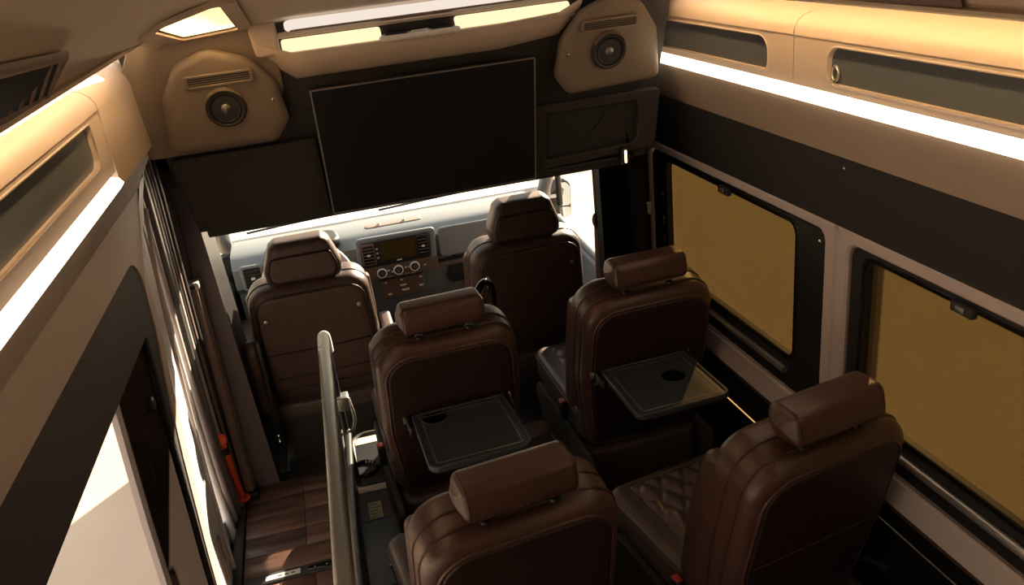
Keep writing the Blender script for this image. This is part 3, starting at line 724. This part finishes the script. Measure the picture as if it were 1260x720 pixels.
        bm_ = tr_.modifiers.new('hole', 'BOOLEAN'); bm_.operation = 'DIFFERENCE'; bm_.object = cut; bm_.solver = 'EXACT'
        dgr = bpy.context.evaluated_depsgraph_get(); dgr.update()
        newm = bpy.data.meshes.new_from_object(tr_.evaluated_get(dgr)); tr_.modifiers.clear(); tr_.data = newm
        newm.set_sharp_from_angle(angle=math.radians(40))
        bpy.data.objects.remove(cut)
        lathe('cup_holder_well', [(.0362, .016), (.035, -.035), (.001, -.035)], 'black_cloth', tr_, lambda u, v, w: tf_(cu+u, cv_+v, w), 28, open_start=True)
        for s in (-1, 1):
            ar = box('tray_arm', (ox+s*.152-.005, -.02, tz-.012), (ox+s*.152+.005, .10, tz+.014), 'black', t, .003)
            lathe('arm_pivot', [(.012, 0), (.012, .006), (.006, .008)], 'rail', ar, lambda u, v, w, s=s: (ox+s*(.157+w), .06+u, tz+v), 14)
            tube('tray_link', [(ox+s*.150, .10, tz-.06), (ox+s*.150, .02, tz-.006)], .005, 'rail', t, n=6)
    return t
seat(-.050, 1.70, 2, 'brown leather passenger seat behind the grey floor console, tray table with cup holder at left', (.008, -.070, .008))
seat(.572, 1.715, 2, 'brown leather passenger seat by the front side window, tray table with cup holder at right', (-.030, .012, -.082))
seat(-.052, .86, 6, 'nearest brown leather seat at the bottom centre seen from behind its headrest')
seat(.612, .845, 10, 'large brown leather seat by the rear side window with diamond quilted cushion')

# ------------------------------------------------------------------ cab seats
CREC = math.radians(10)
def cab_seat(x, label, driver):
    t = tag(empty('cab_seat', (x, 2.67, 0)), label, 'seat', 'front cab seats')
    g = lambda u, h, w: (u, .075-h*sin(CREC)+w*cos(CREC), .33+h*cos(CREC)+w*sin(CREC))
    bo = rpoly([(-.225, -.06), (.225, -.06), (.243, .17), (.228, .432), (-.228, .432), (-.243, .17)], [.04, .04, .2, .08, .08, .2], 7)
    b = pillow('backrest', bo, .17, .05, 'leather_cab', t, g, bb=.004)
    pn = rpoly([(-.205, -.03), (.205, -.03), (.212, .17), (.200, .405), (-.200, .405), (-.212, .17)], [.03, .03, .2, .06, .06, .2], 7)
    pillow('back_panel', pn, .018, .008, 'leather_cab', b, lambda u, h, w: g(u, h, .014-w))
    tube('piping', [g(u, h, .000) for u, h in inset(ccw(pn), -.004)], .003, 'stitch', b, True, 6)
    tube('piping', [g(u, h, .075) for u, h in inset(ccw(bo), -.0005)], .003, 'stitch', b, True, 6)
    for h in (.155, .035): tube('pocket_seam', [g(u, h-.006*cos(u*7), -.005) for u in (-.20, -.12, -.04, .04, .12, .20)], .004, 'stitch', b, False, 6)
    for s in (-1, 1): lathe('cord_button', [(.009, 0), (.008, .006), (.003, .008)], 'silver', b, lambda u, v, w, s=s: g(s*.178+u, .315+v, -.004-w), 12)
    for s in (-1, 1):
        so_ = rpoly([(.0, -.03), (.085, -.0), (.095, .18), (.07, .36), (.0, .38), (-.012, .2)], [.02, .04, .1, .05, .02, .1], 5)
        pillow('bolster', so_, .06, .026, 'leather_cab', b, lambda u, h, w, s=s: g(s*(.243-w), h, .10+u), bf=.008, bb=.004)
    hrw = rpoly([(-.140, 0), (.140, 0), (.146, .06), (.112, .155), (.085, .172), (-.085, .172), (-.112, .155), (-.146, .06)], [.035, .035, .04, .03, .02, .02, .03, .04], 5)
    q = lambda u, h, w: (u, .01-h*.03+w, .766+h)
    hd = pillow('headrest', hrw, .115, .032, 'leather_cab', t, q, bf=.006)
    hp_ = rpoly([(-.118, .018), (.118, .018), (.124, .06), (.106, .115), (-.106, .115), (-.124, .06)], [.03, .03, .03, .02, .02, .03], 5)
    pillow('headrest_panel', hp_, .010, .005, 'leather_cab', hd, lambda u, h, w: q(u, h, .005-w))
    tube('piping', [q(u, h, .001) for u, h in inset(ccw(hp_), -.003)], .003, 'stitch', hd, True, 6)
    for s in (-1, 1): tube('headrest_post', [(s*.08, .055, .74), (s*.08, .052, .79)], .008, 'chrome', t, n=8)
    pillow('seat_cushion', rpoly([(-.24, .14), (.24, .14), (.24, .66), (-.24, .66)], .06, 6), .14, .04, 'leather_cab', t, lambda u, v, w: (u, v, .20+w))
    pillow('seat_skirt', rpoly([(-.23, .10), (.23, .10), (.23, .6), (-.23, .6)], .03, 4), .07, .015, 'dash_brown', t, lambda u, v, w: (u, v, .15+w))
    box('pedestal', (-.205, .10, -.10), (.205, .60, .165), 'charcoal_soft', t, .012)
    box('floor_plinth', (-.235, .02, -.14), (.235, .62, -.04), 'charcoal', t, .01)
    if driver:
        ar = pillow('armrest', rpoly([(.03, .24), (.10, .20), (.13, .27), (.06, .56), (.015, .575), (-.01, .52)], .025, 4), .055, .02, 'leather_cab', t, lambda u, v, w: (-.285+w, u, v))
        pillow('side_cover', rpoly([(.01, .05), (.16, .05), (.18, .22), (.02, .56), (-.01, .58), (-.02, .5)], .02, 4), .016, .004, 'black', t, lambda u, v, w: (-.232+w, u, v))
        lathe('recline_knob', [(.03, 0), (.03, .012), (.02, .02)], 'chrome', t, lambda u, v, w: (-.235-w, .12+u, .06+v), 18)
    pillow('inner_armrest', rpoly([(.05, .40), (.30, .42), (.31, .47), (.06, .46)], .02, 4), .05, .018, 'leather_cab', t, lambda u, v, w, s=(1 if driver else -1): (s*(.255+w), u, v))
    return t
cab_seat(-.430, 'driver seat with tall brown leather headrest in front of the steering wheel', True)
cab_seat(.442, 'front passenger seat with brown headrest beside the right cab window', False)

# ------------------------------------------------------------------ floor console, hand rail, loop
fc = tag(empty('floor_console'), 'low black floor console with stickers and a round cup holder beside the hand rail', 'console')
co = rpoly([(-.435, 1.45), (-.255, 1.45), (-.255, 2.03), (-.215, 2.10), (-.215, 2.47), (-.395, 2.50), (-.410, 2.10)], [.02, .02, .02, .02, .08, .08, .02], 6)
body = pillow('body', co, .19, .016, 'black', fc, lambda u, v, w: (u, v, .005+w))
tube('rim', [(u, v, .192) for u, v in inset(ccw(rpoly([(-.40, 2.12), (-.22, 2.12), (-.22, 2.46), (-.39, 2.49)], [.03, .03, .08, .08], 6)), .01)], .012, 'black_rubber', fc, True, 8)
lathe('cup_holder', [(.050, -.01), (.052, .006), (.046, .012), (.040, .004), (.038, -.005), (.001, -.006)], 'black_gloss', fc, lambda u, v, w: (-.352+u, 2.225+v, .196+w), 24)
tube('cup_clip', [(-.405, 2.235, .205), (-.412, 2.235, .20)], .010, 'chrome', fc, n=10)
def sticker(lo, hi, m, dz=0.0):
    return box('sticker', (lo[0], lo[1], .1955), (hi[0], hi[1], .1968+dz), m, fc)
sticker((-.370, 2.395), (-.268, 2.440), 'paper')
s1 = sticker((-.386, 2.085), (-.290, 2.135), 'paper')
sticker((-.388, 1.925), (-.288, 2.08), 'dash_brown')
s2 = sticker((-.362, 1.930), (-.318, 2.020), 'paper', .0008)
for k in range(5): box('print_line', (-.357, 1.937+.017*k, .1976), (-.357+(.034 if k % 2 else .026), 1.940+.017*k, .1980), 'ink', s2)
box('drawer_tab', (-.33, 1.68, .19), (-.30, 1.69, .20), 'rail', fc, .002)
hr_ = tag(empty('hand_rail'), 'thick grey metal hand rail with sunlight painted on its front end beside the entry', 'rail')
rp = [(-.405, .30, .955), (-.402, .82, .892), (-.396, 1.32, .850), (-.391, 1.98, .808), (-.390, 2.06, .802)]
tube('rail_tube', smoothpath(rp[:4], 2), .0195, 'rail', hr_, n=16)
tube('rail_end', smoothpath([(-.391, 1.95, .8095), (-.390, 2.05, .803), (-.389, 2.105, .798), (-.388, 2.125, .775), (-.388, 2.130, .73)], 3), .0200, 'cap_white', hr_, n=16)  # white colour paints the sunlight on the rail's front end
tube('front_post', [(-.388, 2.130, .74), (-.385, 2.135, .40), (-.382, 2.14, .19)], .012, 'black', hr_, n=10)
tube('rear_post', [(-.405, .42, .93), (-.40, .42, .4), (-.40, .42, .0)], .014, 'black', hr_, n=10)
bx_ = box('bracket', (-.392, 2.10, .515), (-.352, 2.15, .565), 'rail', hr_, .006)
tube('bracket_arm', smoothpath([(-.356, 2.125, .55), (-.345, 2.13, .47), (-.360, 2.135, .42), (-.380, 2.135, .40)]), .006, 'silver', hr_, n=8)
tube('lower_tube', smoothpath([(-.378, 2.13, .42), (-.392, 1.6, .52), (-.398, .9, .60)]), .012, 'black', hr_, n=10)
box('infill_panel', (-.402, .45, .12), (-.394, 2.11, .45), 'black', hr_, .003)
lp = tag(empty('loop_handle'), 'black oval loop handle with metal spokes beside the front passenger seat', 'handle')
C0 = Vector((.175, 2.36, .66))
tube('loop', [C0+Vector((.045*cos(a)+.018*sin(a), .05*cos(a), .105*sin(a)-.02*cos(a))) for a in [2*PI*k/32 for k in range(32)]], .013, 'black_gloss', lp, True, 12)
tube('spoke', [C0+Vector((-.02, -.02, -.01)), C0+Vector((.01, .0, .0)), C0+Vector((.03, .03, -.02))], .006, 'chrome', lp, n=8)
tube('stem', [C0+Vector((-.01, 0, -.10)), C0+Vector((-.01, .03, -.35)), C0+Vector((0, .03, -.659))], .012, 'black', lp, n=8)
# folded step plate under the front right tray
wp = tag(empty('floor_bracket'), 'pale grey metal bracket plate on the floor behind the front window seat', 'bracket')
box('foot', (.74, 2.10, .0005), (.83, 2.30, .012), 'rail', wp, .002)
mesh('gusset', [(.80, 2.12, .012), (.80, 2.28, .012), (.80, 2.28, .14), (.808, 2.12, .012), (.808, 2.28, .012), (.808, 2.28, .14)], [(0, 1, 2), (5, 4, 3), (0, 3, 4, 1), (1, 4, 5, 2), (2, 5, 3, 0)], 'silver', wp, False)
tube('bar', [(.70, 2.20, .05), (.72, 2.10, .05)], .008, 'pillar_tan', wp)

# ------------------------------------------------------------------ cab shell
CB = struct(empty('trim_5'), 'cab pillars, sills and floor around the front seats', 'trim')
box('cab_floor', (-.90, 2.585, -.20), (.90, 3.75, -.14), 'charcoal', CB)
box('cab_step', (-.70, 2.575, -.16), (.70, 2.69, -.03), 'charcoal_soft', CB, .01)
box('firewall', (-.85, 3.60, -.2), (.85, 3.66, .62), 'black', CB)
for s in (-1, 1):
    tube('a_pillar', smoothpath([(s*.81, 3.74, .62), (s*.775, 3.40, .90), (s*.70, 2.85, 1.30)], 1), .035, 'dash', CB, n=10)
    tube('quarter_post', [(s*.84, 3.55, .60), (s*.80, 3.42, .95)], .016, 'black_rubber', CB, n=8)
    box('roof_side', (s*.60 if s > 0 else -.86, 2.55, 1.24), (.86 if s > 0 else -.60, 3.0, 1.34), 'headlining_dark', CB)
box('cab_roof', (-.86, 2.55, 1.30), (.86, 2.95, 1.36), 'headlining_dark', CB)
mesh('b_pillar', [(.765, 2.79, -.1), (.765, 2.79, 1.25), (.80, 2.84, 1.25), (.80, 2.84, .55), (.80, 2.84, -.1), (.88, 2.79, -.1), (.88, 2.79, 1.25), (.88, 2.84, 1.25), (.88, 2.84, .55), (.88, 2.84, -.1)],
     [(0, 1, 2, 3, 4), (9, 8, 7, 6, 5), (0, 5, 6, 1), (1, 6, 7, 2), (2, 7, 8, 3), (3, 8, 9, 4), (4, 9, 5, 0)], 'trim_grey', CB, False)
prism('b_pillar_cover', [(.672, 2.43), (.772, 2.785), (.90, 2.785), (.90, 2.43)], 1.35, 'black_cloth', CB, lambda u, v, w: (u, v, -.1+w), False)
box('b_pillar', (-.90, 2.60, -.1), (-.80, 2.80, 1.25), 'black', CB)
bt = tag(empty('seat_belt'), 'grey seat belt with black guide on the right cab door post', 'seat belt')
lathe('guide', [(.022, 0), (.024, .01), (.014, .02)], 'black', bt, lambda u, v, w: (.766+u*.7, 2.788-w, .76+v*1.4), 16)
mesh('strap', [(.758, 2.782, .76), (.780, 2.782, .76), (.800, 2.78, .42), (.745, 2.78, .42), (.758, 2.786, .76), (.780, 2.786, .76), (.800, 2.784, .42), (.745, 2.784, .42)], [(0, 1, 2, 3), (7, 6, 5, 4), (0, 4, 5, 1), (1, 5, 6, 2), (2, 6, 7, 3), (3, 7, 4, 0)], 'trim_grey', bt, False)
WS = struct(empty('window_5'), 'windshield of the cab with white glare', 'window')
mesh('pane', [(-.80, 3.72, .66), (.80, 3.72, .66), (.70, 2.90, 1.32), (-.70, 2.90, 1.32), (-.80, 3.725, .662), (.80, 3.725, .662), (.70, 2.905, 1.322), (-.70, 2.905, 1.322)],
     [(0, 1, 2, 3), (7, 6, 5, 4), (0, 4, 5, 1), (1, 5, 6, 2), (2, 6, 7, 3), (3, 7, 4, 0)], 'clear_glass', WS, False)
tube('wiper', smoothpath([(-.05, 3.76, .67), (.25, 3.74, .690), (.62, 3.72, .71)]), .006, 'black_rubber', WS)
tube('wiper', smoothpath([(-.70, 3.76, .67), (-.45, 3.74, .690), (-.15, 3.73, .70)]), .006, 'black_rubber', WS)
hd_ = struct(loft('trim_6', [[(x, 3.78, .64), (x, 4.3, .58-.02*abs(x)), (x, 4.7, .46-.06*abs(x)), (x, 4.85, .2), (x, 4.85, -.2), (x, 3.78, -.2)] for x in (-.80, -.4, 0, .4, .80)], 'body_white', closed=True), 'white engine hood of the van beyond the windshield', 'hood')
for s, nm, lab in ((-1, 'door_2', 'blue grey driver door beside the driver seat'), (1, 'door_3', 'passenger cab door with bright window on the right')):
    d = struct(empty(nm), lab, 'door')
    pillow('door_panel', rpoly([(2.85, -.12), (3.60, -.12), (3.66, .50), (2.85, .50)], .05, 4), .06, .02, 'dash', d, lambda u, v, w, s=s: (s*(.86-w), u, v))
    tube('window_sill', [(s*.83, 2.85, .505), (s*.83, 3.66, .52)], .02, 'dash', d)
    pillow('armrest', rpoly([(2.95, .28), (3.45, .30), (3.45, .36), (2.95, .34)], .02, 4), .07, .02, 'dash_brown', d, lambda u, v, w, s=s: (s*(.80-w), u, v))
    lathe('door_handle', [(.03, 0), (.028, .01), (.015, .014)], 'black', d, lambda u, v, w, s=s: (s*(.80-w), 3.3+u*1.6, .42+v*.6), 14)
    mesh('pane', [(s*.86, 2.84, .50), (s*.86, 3.72, .52), (s*.83, 3.4, .88), (s*.78, 2.84, 1.25), (s*.865, 2.84, .50), (s*.865, 3.72, .52), (s*.835, 3.4, .88), (s*.785, 2.84, 1.25)],
         [(0, 1, 2, 3), (7, 6, 5, 4), (0, 4, 5, 1), (1, 5, 6, 2), (2, 6, 7, 3), (3, 7, 4, 0)], 'clear_glass', d, False)
    mr = tag(empty('door_mirror'), 'tall wing mirror outside the %s cab window' % ('right' if s > 0 else 'left'), 'mirror')
    mo = rpoly([(-.075, -.115), (.070, -.110), (.078, .08), (.055, .115), (-.055, .112)], [.03, .03, .04, .03, .03], 5)
    mf = lambda u, v, w, s=s: (s*(.982+u*.93), 4.05+u*(-.30)+w, .455+v)
    pillow('mirror_shell', mo, .08, .03, 'black', mr, mf, bf=.02)
    up_ = [(u, v) for u, v in inset(ccw(mo), .010)]
    prism('mirror_glass', rpoly([(-.060, -.035), (.062, -.035), (.066, .075), (.045, .102), (-.045, .100)], .018, 4), .003, 'mirror', mr, lambda u, v, w: mf(u, v, -.003+w))
    prism('mirror_glass', rpoly([(-.064, -.102), (.060, -.098), (.062, -.043), (-.061, -.043)], .012, 4), .003, 'mirror', mr, lambda u, v, w: mf(u, v, -.003+w))
    tube('mirror_arm', [(s*.87, 3.70, .40), (s*.97, 4.08, .42)], .02, 'black', mr)

# ------------------------------------------------------------------ dashboard
DB = tag(empty('dashboard'), 'blue grey dashboard with centre screen and round dials under the windshield', 'dashboard')
def dsec(x):
    k = 1-.12*(abs(x)/.8)**2
    return [(x, 3.68, .66), (x, 3.56, .685), (x, 3.40, .688), (x, 3.355, .665), (x, 3.335, .635), (x, 3.345, .54), (x, 3.40, .50), (x, 3.42, .36), (x, 3.50, .20), (x, 3.60, .20), (x, 3.68, .40)]
loft('body', [dsec(x) for x in (-.76, -.6, -.4, -.2, 0, .2, .4, .55, .68)], 'dash', DB, closed=True, ang=30)
dp = lambda u, v, w: (u, 3.325-w-(v-.53)*.05, v)
pillow('centre_stack', rpoly([(-.215, .475), (.150, .475), (.160, .685), (-.205, .690)], .02, 5), .02, .008, 'dash', DB, lambda u, v, w: dp(u, v, w))
pillow('control_fascia', rpoly([(-.215, .478), (.155, .478), (.155, .545), (-.205, .545)], .008, 3), .006, .002, 'dash_brown', DB, lambda u, v, w: dp(u, v, .02+w))
bz = pillow('screen_bezel', rpoly([(-.195, .548), (.128, .548), (.135, .672), (-.190, .672)], .014, 4), .012, .005, 'black', DB, lambda u, v, w: dp(u, v, .02+w))
prism('screen', rrect(.165, .088, .004, -.022, .615, 2), .003, 'screen_olive', bz, lambda u, v, w: dp(u, v, .031+w))
for k in range(3): box('side_key', (-.122, 3.286, .587+.022*k), (-.112, 3.292, .594+.022*k), 'trim_grey', bz)
box('badge', (-.035, 3.286, .560), (-.012, 3.292, .566), 'trim_grey', bz)
for cx0, mm in ((-.158, 'dash_brown'), (.094, 'black')):
    v_ = pillow('air_vent', rrect(.062, .105, .008, cx0, .612, 3), .008, .003, mm, bz, lambda u, v, w: dp(u, v, .030+w))
    prism('vent_core', rrect(.048, .086, .004, cx0, .612, 2), .002, 'black_gloss', v_, lambda u, v, w: dp(u, v, .0375+w))
    for k in range(5): prism('louver', rrect(.046, .004, .001, cx0, .580+.016*k, 1), .004, 'dash_brown', v_, lambda u, v, w: dp(u, v, .0385+w))
    prism('vent_knob', rrect(.014, .008, .002, cx0, .612, 2), .006, 'cap_white', v_, lambda u, v, w: dp(u, v, .040+w))
for x, z in ((-.112, .510), (-.035, .512), (.042, .515)):
    kf = lambda u, v, w, x=x, z=z: dp(x+u, z+v, .026+w)
    kn = lathe('dial', [(.018, 0), (.017, .010), (.012, .012), (.001, .012)], 'black', DB, kf, 24)
    frame('dial_ring', circ(.0235, 28), circ(.0175, 28), .010, 'cap_white', kn, kf, .002)
    lathe('dial_cap', [(.010, .012), (.009, .016), (.001, .016)], 'dash_brown', kn, kf, 16)
for x, z in ((-.085, .515), (-.068, .505), (-.005, .515), (.012, .515), (.085, .51)): box('small_key', (x, 3.291, z), (x+.01, 3.297, z+.006), 'trim_grey', DB)
for x in (-.09, -.04, -.01, .02): box('small_key', (x, 3.294, .484), (x+.022, 3.299, .490), 'pillar_tan', DB)
lm = pillow('lower_module', rpoly([(-.125, .355), (.085, .355), (.085, .452), (-.125, .452)], .01, 4), .05, .006, 'dash_brown', DB, lambda u, v, w: (u, 3.40-w, v))
for x, z, ww in ((-.105, .435, .010), (.06, .435, .012), (-.098, .375, .018), (.055, .392, .018), (-.03, .385, .035), (-.035, .410, .03), (-.03, .437, .012)):
    box('module_key', (x, 3.345, z), (x+ww, 3.351, z+.007), 'paper', lm)
# left vent, glove box, storage recess, defrost vent
lv = pillow('side_vent', rrect(.100, .120, .015, -.675, .600, 4), .014, .005, 'dash', DB, lambda u, v, w: dp(u, v, .002+w))
prism('vent_core', rrect(.074, .095, .006, -.675, .600, 3), .003, 'black', lv, lambda u, v, w: dp(u, v, .015+w))
for k in range(5): prism('louver', rrect(.070, .006, .001, -.675, .566+.017*k, 1), .006, 'charcoal', lv, lambda u, v, w: dp(u, v, .0175+w))
prism('vent_knob', rrect(.018, .010, .003, -.675, .600, 2), .010, 'cap_white', lv, lambda u, v, w: dp(u, v, .0185+w))
pillow('glove_panel', rpoly([(.172, .525), (.66, .520), (.66, .668), (.172, .672)], .02, 4), .012, .006, 'dash', DB, lambda u, v, w: dp(u, v, -.005+w))
pillow('storage_recess', rpoly([(.19, .36), (.65, .36), (.65, .505), (.24, .505)], .03, 4), .02, .008, 'black', DB, lambda u, v, w: (u, 3.405-w, v))
pillow('shelf_edge', rpoly([(-.20, .466), (.66, .470), (.66, .500), (-.20, .480)], .006, 3), .06, .005, 'dash_brown', DB, lambda u, v, w: (u, 3.40-w, v))
dv = pillow('defrost_vent', rrect(.27, .05, .02, -.01, 3.46, 4), .012, .004, 'pillar_tan', DB, lambda u, v, w: (u, v, .680+w))
for k in (-.08, .04): lathe('clip', [(.008, 0), (.008, .01), (.004, .012)], 'chrome', dv, lambda u, v, w, k=k: (k+u, 3.455+v, .691+w), 10)
pillow('cluster_hood', rpoly([(-.60, 3.30), (-.26, 3.30), (-.28, 3.48), (-.58, 3.48)], .06, 5), .05, .02, 'black', DB, lambda u, v, w: (u, v, .66+w))
sw = tag(empty('steering_wheel'), 'dark steering wheel with pale rim partly hidden by the driver seat', 'steering wheel')
C1 = Vector((-.435, 3.06, .595)); SWT = math.radians(28)
ax1 = Vector((1, 0, 0)); ax2 = Vector((0, sin(SWT), cos(SWT))); axn = ax1.cross(ax2)
tube('rim', [C1+ax1*.19*cos(a)+ax2*.19*sin(a) for a in [2*PI*k/48 for k in range(48)]], .015, 'trim_grey', sw, True, 12)
lathe('hub', [(.075, -.015), (.075, .01), (.06, .025), (.001, .028)], 'black', sw, lambda u, v, w: C1+ax1*u+ax2*v+axn*w, 24)
for a in (0.1, PI-.1, -PI/2): tube('spoke', [C1+ax1*.06*cos(a)+ax2*.06*sin(a), C1+ax1*.185*cos(a)+ax2*.185*sin(a)], .014, 'black', sw, n=8)
tube('column', [C1+axn*(-.01), C1+Vector((0, .20, -.06))], .035, 'black', sw, n=12)
tube('stalk', [C1+Vector((.06, .05, .0)), C1+Vector((.215, .05, .03))], .009, 'cap_white', sw, n=8)
